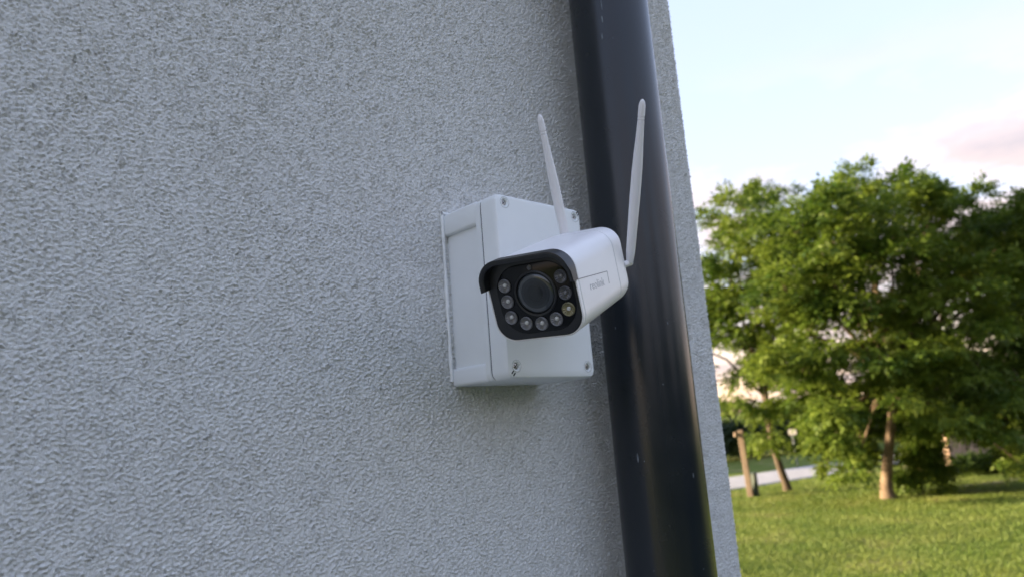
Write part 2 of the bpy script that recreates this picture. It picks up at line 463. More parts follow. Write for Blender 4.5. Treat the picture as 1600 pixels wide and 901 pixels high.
child(npobj('wall', V, Q, M['stucco'], smooth=180), house)
bm = bmesh.new(); x0 = float(PX[0]); y1 = float(PY[-1])
for q in (((x0, 0, 0), (x0, y1, 0), (x0, y1, 5), (x0, 0, 5)), ((x0, y1, 0), (XC, y1, 0), (XC, y1, 5), (x0, y1, 5)),
          ((x0, 0.0, 5.0), (XC, 0.0, 5.0), (XC, y1, 5.0), (x0, y1, 5.0))):
    bm.faces.new([bm.verts.new(p) for p in q])
child(obj('rear_wall', bm, M['stucco']), house)

# ------------------------------------------------------------------ drainpipe
PXC, PYC, PR = 0.20298, -0.06318, 0.04321
dp = tag(empty('drainpipe', (PXC, PYC, 0)), 'dark anthracite round drainpipe running down the grey wall beside the white box', 'drainpipe')
bm = bmesh.new(); n = 96
loft(bm, [[(PR * math.cos(2 * PI * k / n), PR * math.sin(2 * PI * k / n), z) for k in range(n)] for z in [0.05] + list(np.linspace(1.2, 4.9, 38))])
obj('pipe', bm, M['pipe'], dp, smooth=60)


def pipe_hit(u, v):
    d = (at(u, v, 1) - CAM); dx, dy = d.x, d.y; ox, oy = CAM.x - PXC, CAM.y - PYC
    A, B, C = dx * dx + dy * dy, 2 * (ox * dx + oy * dy), ox * ox + oy * oy - PR * PR
    t = (-B - math.sqrt(B * B - 4 * A * C)) / (2 * A); p = CAM + d * t
    return math.atan2(p.y - PYC, p.x - PXC), p.z


for (u, v, w, h) in ((940, 8, 1.3, 14), (941, 30, 1.6, 9), (941, 58, 1.4, 8), (997, 716, 1.6, 11), (962, 512, 1.2, 3), (1007, 720, .9, 1.5),
                     (1043, 504, 1.2, 3), (1036, 600, .9, 1.4), (1099, 888, .9, 1.2), (1022, 891, .9, 1.2), (1083, 742, 1.0, 4), (958, 60, .8, 1.2)):
    th, z = pipe_hit(u, v); k = 0.62 / F; w *= k * 0.8; h *= k
    bm = bmesh.new(); ring = []
    for q in range(9):
        t = 2 * PI * q / 9; jj = random.uniform(0.6, 1.2)
        tt = th + w * jj * math.cos(t) / PR; rad = PR + 0.0003
        ring.append((rad * math.cos(tt), rad * math.sin(tt), z + h * jj * math.sin(t) + w * 0.3 * math.sin(3 * t)))
    c = bm.verts.new(((PR + 0.0006) * math.cos(th), (PR + 0.0006) * math.sin(th), z))
    vs = [bm.verts.new(p) for p in ring]
    for q in range(9): bm.faces.new((vs[q], vs[(q + 1) % 9], c))
    obj('paint_speck', bm, M.setdefault('speck', mat('pale scuff', (0.17, 0.20, 0.23), 0.6)), dp)

# ------------------------------------------------------------------ junction box
BW, BH, BD, BS, BZ = 0.1081, 0.16, 0.07438, 0.0540, 2.2414
jb = tag(empty('junction_box', (0, 0, BZ)), 'pale grey plastic junction box screwed to the wall behind the camera', 'junction box')
cx, cz = BW / 2, BH / 2
P = M['plastic_box']
# base: core, rim at the seam, top and bottom flanges
bm = bmesh.new()
loft(bm, [yring(rr(BW - 0.010, BH - 0.006, 0.004, 4, cx, cz), y) for y in (0.002, -BS + 0.003)])
loft(bm, [yring(rr(BW, BH, 0.007, 6, cx, cz), -BS + 0.0065), yring(rr(BW, BH, 0.007, 6, cx, cz), -BS + 0.0008), yring(rr(BW - .0012, BH - .0012, 0.0065, 6, cx, cz), -BS + 0.0003)])
for zlo, zhi in ((0.0006, 0.0165), (BH - 0.0215, BH - 0.0006)):
    box(bm, (0.0005, -BS + 0.005, zlo), (BW - 0.0005, 0.001, zhi), 0.0028, 3)
obj('base', bm, P, jb, smooth=50)
bm = bmesh.new()
loft(bm, [yring(rr(BW - 0.0014, BH - 0.0014, 0.0065, 6, cx, cz), y) for y in (-BS + 0.0005, -BS - 0.0013)])
obj('seam', bm, M['seam'], jb)
# lid with four countersunk screw wells
screws = [(0.0112, 0.1523), (0.1003, 0.1518), (0.0106, 0.0108), (0.0988, 0.0103)]
bm = bmesh.new()
rings = [yring(rr(BW - d, BH - d, r_, 6, cx, cz), y) for d, r_, y in
         ((0.0008, 0.0068, -BS - 0.0011), (0.0, 0.007, -BS - 0.0015), (0.0004, 0.007, -BD + 0.0052), (0.0020, 0.006, -BD + 0.0012), (0.0032, 0.0054, -BD + 0.0002), (0.0042, 0.005, -BD))]
L = loft(bm, rings, True, False)
outer = L[-1]; edges = [bm.edges.get((outer[k], outer[(k + 1) % len(outer)])) for k in range(len(outer))]
for sx, sz in screws:
    nn = 22
    rs_ = []
    for r_, y in ((0.0040, -BD), (0.0037, -BD + 0.0006), (0.0030, -BD + 0.0008), (0.0028, -BD + 0.0045)):
        rs_.append([bm.verts.new((sx + r_ * math.cos(2 * PI * k / nn), y, sz + r_ * math.sin(2 * PI * k / nn))) for k in range(nn)])
    for A, B in zip(rs_, rs_[1:]):
        for k in range(nn): bm.faces.new((A[k], A[(k + 1) % nn], B[(k + 1) % nn], B[k]))
    bm.faces.new(rs_[-1])
    edges += [bm.edges.get((rs_[0][k], rs_[0][(k + 1) % nn])) for k in range(nn)]
bmesh.ops.triangle_fill(bm, edges=edges, use_beauty=True, use_dissolve=False)
obj('lid', bm, P, jb, smooth=40)
for k, (sx, sz) in enumerate(screws):
    bm = bmesh.new()
    disc_y(bm, sx, sz, [(0.0026, -BD + 0.0043), (0.0026, -BD + 0.0024), (0.0021, -BD + 0.0018), (0.0004, -BD + 0.0017)], 20)
    s = obj('screw', bm, M['steel'], jb)
    bm = bmesh.new()
    for an in (0.6, 0.6 + PI / 2):
        c_, s_ = math.cos(an), math.sin(an)
        q = [(-.0018, -.0004), (.0018, -.0004), (.0018, .0004), (-.0018, .0004)]
        y = -BD + 0.0016 + 0.0001 * (an > 1)
        bm.faces.new([bm.verts.new((sx + x_ * c_ - z_ * s_, y, sz + x_ * s_ + z_ * c_)) for x_, z_ in q])
    obj('screw_slot', bm, M['hole'], s)
    # flat ring coloured like the shade of a groove round the well
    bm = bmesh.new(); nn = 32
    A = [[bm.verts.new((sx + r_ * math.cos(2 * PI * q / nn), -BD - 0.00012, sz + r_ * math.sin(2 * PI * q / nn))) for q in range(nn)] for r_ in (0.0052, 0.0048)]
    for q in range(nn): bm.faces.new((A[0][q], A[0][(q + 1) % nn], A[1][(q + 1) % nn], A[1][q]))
    obj('groove_shade', bm, M.setdefault('ringline', mat('shadow grey plastic', (0.36, 0.39, 0.40), 0.6)), jb, recalc=False)
for sx, sz, dx, dz in ((screws[1][0], screws[1][1], 0.0046, 0.0040), (screws[2][0], screws[2][1], -0.0040, -0.0060)):
    for q in (-1, 1):
        bm = bmesh.new(); c_ = 0.7071
        ux, uz = (c_, c_); px_, pz_ = (-c_, c_)
        ccx, ccz = sx + dx + px_ * 0.0012 * q, sz + dz + pz_ * 0.0012 * q
        pr = [(ccx + ux * a_ + px_ * b_, ccz + uz * a_ + pz_ * b_) for a_, b_ in ((-.0017, -.0006), (.0017, -.0006), (.0017, .0006), (-.0017, .0006))]
        loft(bm, [yring(pr, -BD + 0.0005), yring(pr, -BD - 0.00015)])
        obj('marker_slot', bm, M['hole'], jb)
# silicone bead, lumpy, along the left side, the top and round the lower corner
bm = bmesh.new(); path = []
for z in np.linspace(0.005, BH + 0.001, 70): path.append((-0.0002, 0, z))
for x in np.linspace(0.004, BW, 36): path.append((x, 0, BH + 0.0006))
pr = [(x - 0.0006 + random.uniform(-.0002, .0002), -0.0008 + random.uniform(-.0002, .0002), z) for x, _, z in path]
rd = [0.0017 + 0.0003 * math.sin(k * 0.23) + random.uniform(-.00015, .00015) for k in range(len(pr))]
tube(bm, pr, rd, 10)
obj('sealant_bead', bm, M['silicone'], jb, smooth=70)

# ------------------------------------------------------------------ security camera
def rot(az, el, ro):
    f_ = Vector((math.cos(az) * math.cos(el), math.sin(az) * math.cos(el), math.sin(el)))
    r_ = Vector((math.sin(az), -math.cos(az), 0)); u_ = r_.cross(f_)
    return r_ * math.cos(ro) + u_ * math.sin(ro), -r_ * math.sin(ro) + u_ * math.cos(ro), f_


sr, su, sf = rot(R(-162.191), R(-20.8392), R(1.7125))
SC = Vector((-0.0458174, -0.1577070, 2.2909117))
X, Y, Z = -sr, -sf, su                                 # X: right as seen from the front, Y: backwards, Z: up
mw = Matrix(((X.x, Y.x, Z.x, SC.x), (X.y, Y.y, Z.y, SC.y), (X.z, Y.z, Z.z, SC.z), (0, 0, 0, 1)))
sc = tag(empty('security_camera', SC, mw), 'white bullet security camera with black front, infrared lights and two white antennas', 'security camera')
w, h = 0.0700, 0.0615
CR = 0.0155


def brr(d=0.0, n=9): return rr(w - 2 * d, h - 2 * d, CR - d, n)


bm = bmesh.new()
loft(bm, [yring(brr(d), y) for d, y in ((0.0022, 0.0030), (0.0012, 0.0004), (0.0006, 0.0), (0.0, 0.0006), (0.0, 0.0036), (0.0010, 0.0042), (0.0010, 0.0050), (0.0002, 0.0058),
                                        (0.0, 0.030), (0.0, 0.0828), (0.0005, 0.0831), (0.0005, 0.0837), (0.0, 0.0840), (0.0, 0.100), (0.0007, 0.1045), (0.0025, 0.1088), (0.0058, 0.1115), (0.011, 0.1125))])
obj('housing', bm, M['white_shell'], sc, smooth=28)
bm = bmesh.new()
Lr = loft(bm, [yring(brr(0.0002), 0.08315), yring(brr(0.0002), 0.08365)], False, False)
obj('seam', bm, M.setdefault('softseam', mat('shell seam', (0.16, 0.20, 0.28), 0.6)), sc, smooth=60)
# visor edge lines on the right flank
bm = bmesh.new()
def strip(p, q, wd):
    d = Vector((q[0] - p[0], q[1] - p[1])).normalized(); nn = Vector((-d.y, d.x)) * wd / 2
    lo = [(p[0] + nn.x, p[1] + nn.y), (p[0] - nn.x, p[1] - nn.y), (q[0] - nn.x, q[1] - nn.y), (q[0] + nn.x, q[1] + nn.y)]
    loft(bm, [[(0.0349, a_, b_) for a_, b_ in lo], [(0.03512, a_, b_) for a_, b_ in lo]])
strip((0.001, 0.0078), (0.0604, 0.0008), 0.00055)
strip((0.0604, 0.0008), (0.0598, -0.0085), 0.00050)
obj('seam', bm, M.setdefault('flankseam', mat('grey flank seam', (0.26, 0.25, 0.27), 0.6)), sc)


# black visor lip: an arch that runs over the top and part way down both flanks
def arch(d, zl, zr):
    Pp = rr(w + 2 * d, h + 2 * d, CR + d, 9); top = [p for p in Pp if p[1] > 0.008]
    # ring order: right side upwards, top leftwards, left side
    return [(w / 2 + d, zr)] + top + [(-w / 2 - d, zl)]


bm = bmesh.new(); zl_, zr_ = 0.0095, 0.0075
A0, A1 = arch(0.0006, zl_, zr_), arch(-0.0031, zl_ + 0.0006, zr_ + 0.0004)
secs = []
for k, ((xo, zo), (xi, zi)) in enumerate(zip(A0, A1)):
    t = k / (len(A0) - 1)
    yf = -0.0095 if 0.12 < t else -0.0095 * (0.55 + 0.45 * t / 0.12)
    secs.append([(xo, 0.0026, zo), (xo, yf + 0.0009, zo), (xo * 0.985 + xi * 0.015, yf + 0.0003, zo * .985 + zi * .015), (xo * .8 + xi * .2, yf, zo * .8 + zi * .2),
                 (xo * .2 + xi * .8, yf + 0.0004, zo * .2 + zi * .8), (xi, yf + 0.0012, zi), (xi, 0.0005, zi)])
loft(bm, secs)
obj('visor', bm, M['black'], sc, smooth=40)
bm = bmesh.new()
loft(bm, [yring(brr(d), y) for d, y in ((0.0014, 0.0025), (0.0014, -0.0002), (0.0020, -0.0007), (0.0026, -0.0008))])
obj('front_panel', bm, M['black'], sc, smooth=40)
bm = bmesh.new()
loft(bm, [yring(rr(0.0590 - d, 0.0500 - d, 0.019 - d / 2, 10, 0.0026, -0.0004), y) for d, y in ((0, -0.0006), (0, -0.0012), (0.0008, -0.0015))])
obj('front_glass', bm, M['black_glass'], sc, smooth=40)
# main lens
lx, lz = 0.0036, 0.0030
bm = bmesh.new(); disc_y(bm, lx, lz, [(0.0164, -0.0010), (0.0164, -0.0026), (0.0156, -0.0031), (0.0148, -0.0029), (0.0146, -0.0014)], 48)
lh = obj('lens_barrel', bm, M['black'], sc, smooth=40)
bm = bmesh.new(); disc_y(bm, lx, lz, [(0.0145, -0.0012), (0.0142, -0.0022), (0.0118, -0.0030), (0.0080, -0.0035), (0.0040, -0.00375), (0.0008, -0.0038)], 48)
obj('lens_glass', bm, M['lens_in'], lh, smooth=60).data.materials[0].node_tree.nodes['Principled BSDF'].inputs['Coat Weight'].default_value = 1.0
for r_, y in ((0.0108, -0.00338), (0.0088, -0.0036), (0.0060, -0.0038)):
    bm = bmesh.new(); disc_y(bm, lx + 0.0004, lz + 0.0002, [(r_, y + 0.0012), (r_, y - 0.00002), (r_ - 0.0003, y - 0.00006), (0.0005, y - 0.00045)], 40)
    obj('lens_element', bm, M.setdefault('le%.4f' % r_, mat('lens depth', {0.0108: (0.020, 0.025, 0.028), 0.0088: (0.015, 0.018, 0.020), 0.006: (0.010, 0.013, 0.014)}[r_], 0.22)), lh, smooth=60)
bm = bmesh.new(); disc_y(bm, 0.0030, 0.0215, [(0.0019, -0.0010), (0.0019, -0.0020), (0.0014, -0.0023), (0.0003, -0.0024)], 20)
obj('light_sensor', bm, M['led_dark'], sc)
leds = [(-0.0195, 0.0113, 'led'), (-0.0199, -0.0003, 'led'), (-0.0198, -0.0121, 'led'), (-0.0088, -0.0175, 'led'), (0.0032, -0.0190, 'led'),
        (0.0151, -0.0171, 'led'), (0.0257, -0.0112, 'led_warm'), (0.0258, 0.0003, 'led_dark'), (0.0252, 0.0121, 'led_dark')]
for x, z, mk in leds:
    bm = bmesh.new(); nn = 28
    rings = []
    for r_, y, rip in ((0.0049, -0.0010, 0), (0.0049, -0.0024, 0), (0.0045, -0.0027, 0), (0.0041, -0.0023, 0.00022), (0.0022, -0.0017, 0.00012), (0.0010, -0.0016, 0)):
        rings.append([(x + r_ * math.cos(2 * PI * q / nn), y + rip * (1 if q % 2 else -1), z + r_ * math.sin(2 * PI * q / nn)) for q in range(nn)])
    loft(bm, rings)
    led = obj('infrared_light', bm, M[mk], sc, smooth=25)
    if mk == 'led_warm': led['label'] = 'yellowish light at the right edge'
    bm = bmesh.new(); disc_y(bm, x + 0.0004, z + 0.0003, [(0.0016, -0.0012), (0.0015, -0.0024), (0.0011, -0.0029), (0.0003, -0.0031)], 16)
    obj('bulb', bm, M['bulb'] if mk != 'led_dark' else M['led'], led, smooth=60)
# lettering on the right flank
cu = bpy.data.curves.new('lettering', 'FONT'); cu.body = 'reolink'; cu.size = 0.0092; cu.extrude = 0.00006; cu.space_character = 1.05
tmp = bpy.data.objects.new('lettering_tmp', cu); COL.objects.link(tmp)
bpy.context.view_layer.update()
me = bpy.data.meshes.new_from_object(tmp.evaluated_get(bpy.context.evaluated_depsgraph_get()))
bpy.data.objects.remove(tmp)
me.name = 'lettering'; KX = 0.029 / max(v.co.x for v in me.vertices)
me.transform(Matrix(((0, 0, 1, 0.03506), (1.0 * KX, 0, 0, 0.0215), (-0.11 * KX, 1, 0, -0.0046), (0, 0, 0, 1))))
me.materials.clear()
finish(bpy.data.objects.new('lettering', me), M['print'], sc)


# antennas
def antenna(base, tip):
    base, tip = Vector(base), Vector(tip); d = (tip - base); Ln = d.length; d.normalize()
    a_ = d.cross(Vector((0, 1, 0))).normalized(); b_ = d.cross(a_)
    prof = [(0.0, 0.0030), (0.004, 0.0036), (0.010, 0.0041), (0.42 * Ln, 0.0047), (0.58 * Ln, 0.0046), (0.68 * Ln, 0.0041), (0.76 * Ln, 0.0035), (0.84 * Ln, 0.0031), (0.872 * Ln, 0.00305),
            (0.874 * Ln, 0.0026), (0.880 * Ln, 0.0026), (0.882 * Ln, 0.00305), (0.890 * Ln, 0.00305), (0.892 * Ln, 0.0026), (0.898 * Ln, 0.0026), (0.900 * Ln, 0.0031), (0.96 * Ln, 0.00295), (0.982 * Ln, 0.0024), (0.995 * Ln, 0.0013), (Ln, 0.0003)]
    bm = bmesh.new()
    loft(bm, [[base + d * t + (a_ * math.cos(2 * PI * q / 20) + b_ * math.sin(2 * PI * q / 20) * 0.85) * r_ * 0.9 for q in range(20)] for t, r_ in prof])
    an = obj('antenna', bm, M['antenna'], sc, smooth=40)
    bm = bmesh.new()
    tube(bm, [base + Vector((-0.004, -0.006, -0.0005)), base + Vector((0, 0.0025, -0.0005))], 0.0027, 14)
    obj('antenna_joint', bm, M['antenna'], an)


antenna((0.0372, 0.1085, -0.0025), (0.0745, 0.105, 0.1203))
antenna((-0.0165, 0.1150, -0.0040), (-0.0115, 0.105, 0.1295))
# mount: disc on the box lid, ball and arm behind the housing
inv = mw.inverted()
bm = bmesh.new()
pA, pB = inv @ Vector((0.056, -BD, BZ + 0.076)), inv @ Vector((0.056, -BD - 0.012, BZ + 0.076))
tube(bm, [pA, pA.lerp(pB, 0.8), pB], [0.026, 0.026, 0.022], 32)
obj('mount_base', bm, M['white_shell'], sc)
bm = bmesh.new()
tube(bm, [pB, pB.lerp(Vector((0.0, 0.090, -0.012)), 0.5), Vector((0.0, 0.090, -0.012))], [0.010, 0.009, 0.011], 16)
obj('mount_arm', bm, M['white_shell'], sc)


# ------------------------------------------------------------------ trees
def leaf_mesh(C, crown_c, rad, per, L, Wd, droop=0.55, nl=7):
    """compound leaves spread over clumps C (n,3): every leaflet is a folded diamond of its own"""
    n = len(C) * per
    c = np.repeat(C, per, 0); rr_ = np.repeat(rad, per)
    d = rng.standard_normal((n, 3)); d /= np.linalg.norm(d, axis=1)[:, None]
    d[:, 2] = np.where(d[:, 2] < -0.25, -d[:, 2] * 0.6, d[:, 2])      # leaves sit on the upper side of each bough
    pos = c + d * (rr_ * rng.random(n) ** 0.45)[:, None] * np.array([1, 1, 0.72])
    out = pos - crown_c; out /= np.linalg.norm(out, axis=1)[:, None] + 1e-6
    ax = out * 0.5 + d * 0.9 + rng.standard_normal((n, 3)) * 0.35; ax[:, 2] -= droop
    ax /= np.linalg.norm(ax, axis=1)[:, None]
    side = np.cross(ax, np.array([0, 0, 1.0]) + 0.35 * rng.standard_normal((n, 3))); side /= np.linalg.norm(side, axis=1)[:, None] + 1e-6
    nor = np.cross(side, ax)
    Ls = L * rng.uniform(0.75, 1.25, n)
    vs = []
    for q in range(nl):
        if q == nl - 1: off, s = 2.3, 0.0
        else: off, s = 0.5 + 0.62 * (q // 2), (1 if q % 2 else -1)
        b = pos + ax * (Ls * off * 0.9)[:, None]; b[:, 2] -= Ls * 0.10 * off ** 1.6
        dr = ax * (0.45 if s else 1.0) + side * s * 0.9 + rng.standard_normal((n, 3)) * 0.16; dr[:, 2] -= 0.28
        dr /= np.linalg.norm(dr, axis=1)[:, None]
        wv = np.cross(dr, nor + 0.3 * rng.standard_normal((n, 3))); wv /= np.linalg.norm(wv, axis=1)[:, None] + 1e-6
        ll = Ls * rng.uniform(0.8, 1.15, n); ww = ll * Wd / L
        mid = b + dr * (ll * 0.48)[:, None] - nor * (ll * 0.05)[:, None]
        vs.append(np.stack([b, mid + wv * (ww / 2)[:, None] + nor * (ll * 0.06)[:, None], b + dr * ll[:, None], mid - wv * (ww / 2)[:, None] + nor * (ll * 0.06)[:, None]], 1))
    V = np.concatenate(vs, 0).reshape(-1, 3)
    k = np.arange(len(V) // 4) * 4
    T = np.concatenate([np.stack([k, k + 1, k + 2], -1), np.stack([k, k + 2, k + 3], -1)], 0)
    return V, T


def tree(name, label, cat, base, trunk, trad, lobes, fd, depth, leafm, barkm, per=26, dens=0.0016, L=0.13, Wd=0.055, crad=0.42, droop=0.55, group=None, uc=None, ur=None, clear=None):
    """trunk: points going up; lobes: (u, v, ru, rv) crown lobes at the tree's distance fd"""
    t = tag(empty(name, base), label, cat, group)
    k = fd / F
    B = Vector(base)
    bm = bmesh.new()
    tube(bm, [p - B for p in trunk], trad, 14)
    cu_ = np.mean([l_[0] for l_ in lobes]) if uc is None else uc
    cr_ = max(abs(l_[0] - cu_) + l_[2] for l_ in lobes) if ur is None else ur
    fork, tip = trunk[-2], trunk[-1]
    Cs, Rs = [], []
    for (u, v, ru, rv) in lobes:
        m_ = max(3, int(ru * rv * dens * PI))
        span = depth * math.sqrt(max(0.08, 1 - ((u - cu_) / cr_) ** 2))
        ends = []
        for q in range(m_):
            while 1:
                a_, b_ = random.uniform(-1, 1), random.uniform(-1, 1)
                if a_ * a_ + b_ * b_ < 1: break
            dd = random.uniform(-span, span)
            if clear and abs(u + a_ * ru - clear[0]) < clear[1] and v + b_ * rv > clear[2]: dd = abs(dd) * 0.6 + 0.7
            p = at(u + a_ * ru, v + b_ * rv, fd + dd)
            Cs.append(p); Rs.append(crad * random.uniform(0.65, 1.2)); ends.append(p)
        hub = sum((Vector(e) for e in ends), Vector()) / len(ends)
        st_ = fork.lerp(tip, random.random())
        mid = st_.lerp(hub, 0.5) + Vector((0, 0, 0.12 * (hub - st_).length))
        r1 = trad[-1] * random.uniform(0.45, 0.75)
        tube(bm, [st_ - B, mid - B, hub - B], [r1, r1 * 0.7, r1 * 0.35], 7)
        for e in ends[::2]:
            md = hub.lerp(e, 0.5) + Vector((0, 0, 0.05))
            tube(bm, [hub - B, md - B, e - B], [r1 * 0.32, r1 * 0.2, 0.006], 5)
    obj('trunk', bm, barkm, t, smooth=50)
    C = np.array([tuple(p - B) for p in Cs])
    V, T = leaf_mesh(C, C.mean(0) - np.array([0, 0, 0.6]), np.array(Rs), per, L, Wd, droop)
    npobj('crown', V, T, leafm, t)
    return t


FDW = 17.05
wb = gnd(1388, 778)
wal = [(1342, 320, 55, 48), (1405, 325, 50, 42), (1285, 345, 55, 45), (1460, 335, 45, 40), (1520, 350, 55, 45), (1575, 365, 45, 45), (1235, 372, 50, 45),
       (1350, 395, 75, 50), (1290, 430, 75, 55), (1420, 410, 70, 55), (1490, 430, 70, 55), (1560, 455, 60, 60), (1235, 455, 55, 50), (1370, 480, 95, 45),
       (1265, 520, 45, 50), (1410, 540, 90, 50), (1500, 540, 80, 55), (1570, 560, 50, 60), (1250, 585, 65, 50), (1340, 600, 90, 55), (1440, 620, 90, 50),
       (1530, 630, 70, 50), (1292, 650, 50, 42), (1340, 665, 60, 45), (1300, 710, 48, 30), (1336, 728, 26, 16), (1455, 670, 60, 32), (1542, 668, 42, 24), (1574, 716, 24, 20), (1590, 670, 30, 40),
       (1615, 345, 45, 42), (1640, 430, 45, 60), (1640, 540, 50, 60), (1645, 630, 45, 50)]
tree('walnut_tree', 'large leafy walnut tree with pale trunk in the middle of the lawn', 'tree', wb,
     [wb + Vector((0, 0, -0.05)), wb + Vector((0, 0, 0.07)), wb + Vector((0, 0, 0.3)), at(1386, 735, FDW), at(1389, 700, FDW), at(1392, 668, FDW), at(1396, 620, FDW), at(1398, 540, FDW)],
     [0.21, 0.165, 0.135, 0.115, 0.105, 0.10, 0.10, 0.085], wal, FDW, 2.4, M['leaf'], M['bark'], per=52, dens=0.00165, L=0.115, Wd=0.060, crad=0.40, droop=0.4, uc=1395, ur=280, clear=(1388, 50, 628))

sb = gnd(1442, 772)
tree('shrub', 'low green shrub of drooping leaves right beside the pale walnut trunk', 'shrub', sb, [sb, sb + Vector((0, 0, .3)), at(1440, 720, 17.4)], [0.03, 0.022, 0.015],
     [(1425, 730, 22, 26), (1450, 722, 26, 24), (1470, 745, 12, 22), (1418, 757, 12, 12), (1468, 768, 8, 8), (1440, 700, 25, 18)], 17.4, 0.45, M['leaf'], M['bark_dark'], per=24, dens=0.007, L=0.12, Wd=0.05, crad=0.2, droop=0.9)

FDL = 20.29
lb = gnd(1231, 766)
tree('leaning_tree', 'tree with thin dark leaning trunk beside the timber post', 'tree', lb,
     [lb + Vector((0, 0, -0.04)), at(1229, 757, FDL), at(1219, 730, FDL), at(1208, 695, FDL), at(1200, 650, FDL), at(1190, 560, FDL)], [0.14, 0.115, 0.10, 0.09, 0.08, 0.06],
     [(1125, 345, 28, 28), (1165, 335, 32, 30), (1205, 325, 35, 35), (1130, 400, 45, 40), (1185, 395, 45, 40), (1235, 385, 30, 35), (1165, 460, 60, 45), (1225, 470, 40, 45),
      (1110, 470, 40, 50), (1150, 530, 45, 35), (1205, 545, 50, 40), (1188, 592, 52, 30), (1235, 610, 35, 35), (1148, 632, 28, 18), (1200, 638, 30, 22), (1080, 540, 40, 60), (1190, 685, 20, 14)],
     FDL, 1.9, M['leaf'], M['bark_dark'], per=52, dens=0.0016, L=0.12, Wd=0.062, crad=0.46, droop=0.4)

for k, (u, v, fd, lob, lab) in enumerate((
        (1640, 690, 27.0, [(1590, 380, 45, 45), (1640, 370, 60, 60), (1600, 460, 55, 60), (1660, 480, 70, 70), (1610, 560, 50, 50), (1670, 590, 70, 60), (1610, 630, 40, 30)], 'dark tree behind the walnut at the right edge'),
        (1480, 690, 32.0, [(1500, 420, 45, 40), (1470, 480, 60, 40), (1420, 540, 45, 40), (1500, 590, 60, 40), (1440, 615, 60, 30)], 'dark tree seen through the gaps right of the walnut trunk'))):
    b_ = gnd(u, 612 + 2.2 * F / fd - 0.075 * (u - 1388)); 
    tree('background_tree', lab, 'tree', b_, [b_, at(u - 4, 640, fd), at(u - 8, 570, fd), at(u - 14, 500, fd)], [0.2, 0.15, 0.12, 0.08], lob, fd, 2.2, M['leaf_back'], M['bark_dark'],
         per=20, dens=0.0021, L=0.19, Wd=0.09, crad=0.7)

# ------------------------------------------------------------------ hedge beyond the road
def hedge(name, label, line, height, thick, nper, L, m):
    a_, b_ = np.array(line[0]), np.array(line[1]); ln = np.linalg.norm(b_ - a_); d = (b_ - a_) / ln; nn = np.array([-d[1], d[0]])
    n = int(ln * nper); s = rng.random(n) * ln; hgt_ = height * (0.85 + 0.15 * np.sin(s * 0.9) + 0.10 * np.sin(s * 2.7 + 1))
    p = (d * s[:, None]) + nn * (rng.normal(0, thick * 0.4, n))[:, None]
    C = np.column_stack([p, rng.random(n) ** 0.8 * hgt_])
    V, T = leaf_mesh(C, np.array([0, 0, -50.0]), np.full(n, 0.3), 5, L, L * 0.5, 0.3)
    o = npobj(name, V, T, m); o.location = (line[0][0], line[0][1], 0)
    if label: tag(o, label, 'hedge')
    else: o['kind'] = 'stuff'; tag(o, 'unseen hedge row added facing the wall to block low sky light', 'hedge')
    return o


hedge('hedge', 'dark hedge beyond the road behind the leaning tree', ((20, 21.5), (50, 16.5)), 2.3, 1.0, 75, 0.17, M['hedge'])
hedge('hedge', 'tall dark hedge in front of the far house at the right', ((36, 12), (46, 2)), 2.6, 1.2, 75, 0.19, M['hedge'])
o = hedge('added_hedge_row', '', ((-30, -11), (22, -11)), 4.0, 1.6, 75, 0.24, M['hedge'])  # unseen, added to block low sky and darken the pipe's reflection
hedge('hedge', 'low clipped green hedge at the foot of the salmon wall', ((22.9, 6.9), (26.5, 4.6)), 0.42, 0.25, 160, 0.07, M['leaf_back'])

# ------------------------------------------------------------------ post, cabinet, sign
pb = gnd(1173, 775); fp = 19.57
t = tag(empty('timber_post', pb), 'weathered timber post with a short stub arm beside the leaning tree', 'post')
top = at(1156, 672, fp) - pb
def beam(bm, p, q, wx, wy, bev=0.008):
    p, q = Vector(p), Vector(q); d = (q - p); Ln = d.length; n0 = len(bm.verts)
    b2 = bmesh.new(); box(b2, (-wx / 2, -wy / 2, 0), (wx / 2, wy / 2, Ln), bev, 1)
    b2.transform(Matrix.Translation(p) @ d.to_track_quat('Z', 'Y').to_matrix().to_4x4())
    me_ = bpy.data.meshes.new('tmp'); b2.to_mesh(me_); b2.free(); bm.from_mesh(me_); bpy.data.meshes.remove(me_)
bm = bmesh.new(); beam(bm, (0, 0, -0.05), top, 0.14, 0.14); obj('upright', bm, M['post'], t, smooth=30)
bm = bmesh.new(); e = at(1147, 677, fp) - pb; beam(bm, top + Vector((0, 0, -0.10)), e + Vector((0, 0, -0.02)), 0.11, 0.12); obj('arm', bm, M['post'], t, smooth=30)

cbp = gnd(1181, 774)
t = tag(empty('utility_cabinet', cbp), 'small dark green utility cabinet standing against the timber post', 'cabinet')
bm = bmesh.new(); beam(bm, (0, 0, -0.03), (0.0, 0, 0.58), 0.15, 0.15, 0.01); obj('body', bm, M['green_box'], t)
bm = bmesh.new(); beam(bm, (0, 0, 0.583), (0, 0, 0.61), 0.18, 0.18, 0.008); obj('cap', bm, M['green_box'], t)
bm = bmesh.new(); box(bm, (-0.055, -0.082, 0.06), (0.055, -0.0765, 0.54), 0.003, 1); dr = obj('door', bm, M['green_box'], t)
bm = bmesh.new(); box(bm, (0.03, -0.094, 0.30), (0.042, -0.083, 0.34), 0.002, 1); obj('handle', bm, M['galv'], dr)

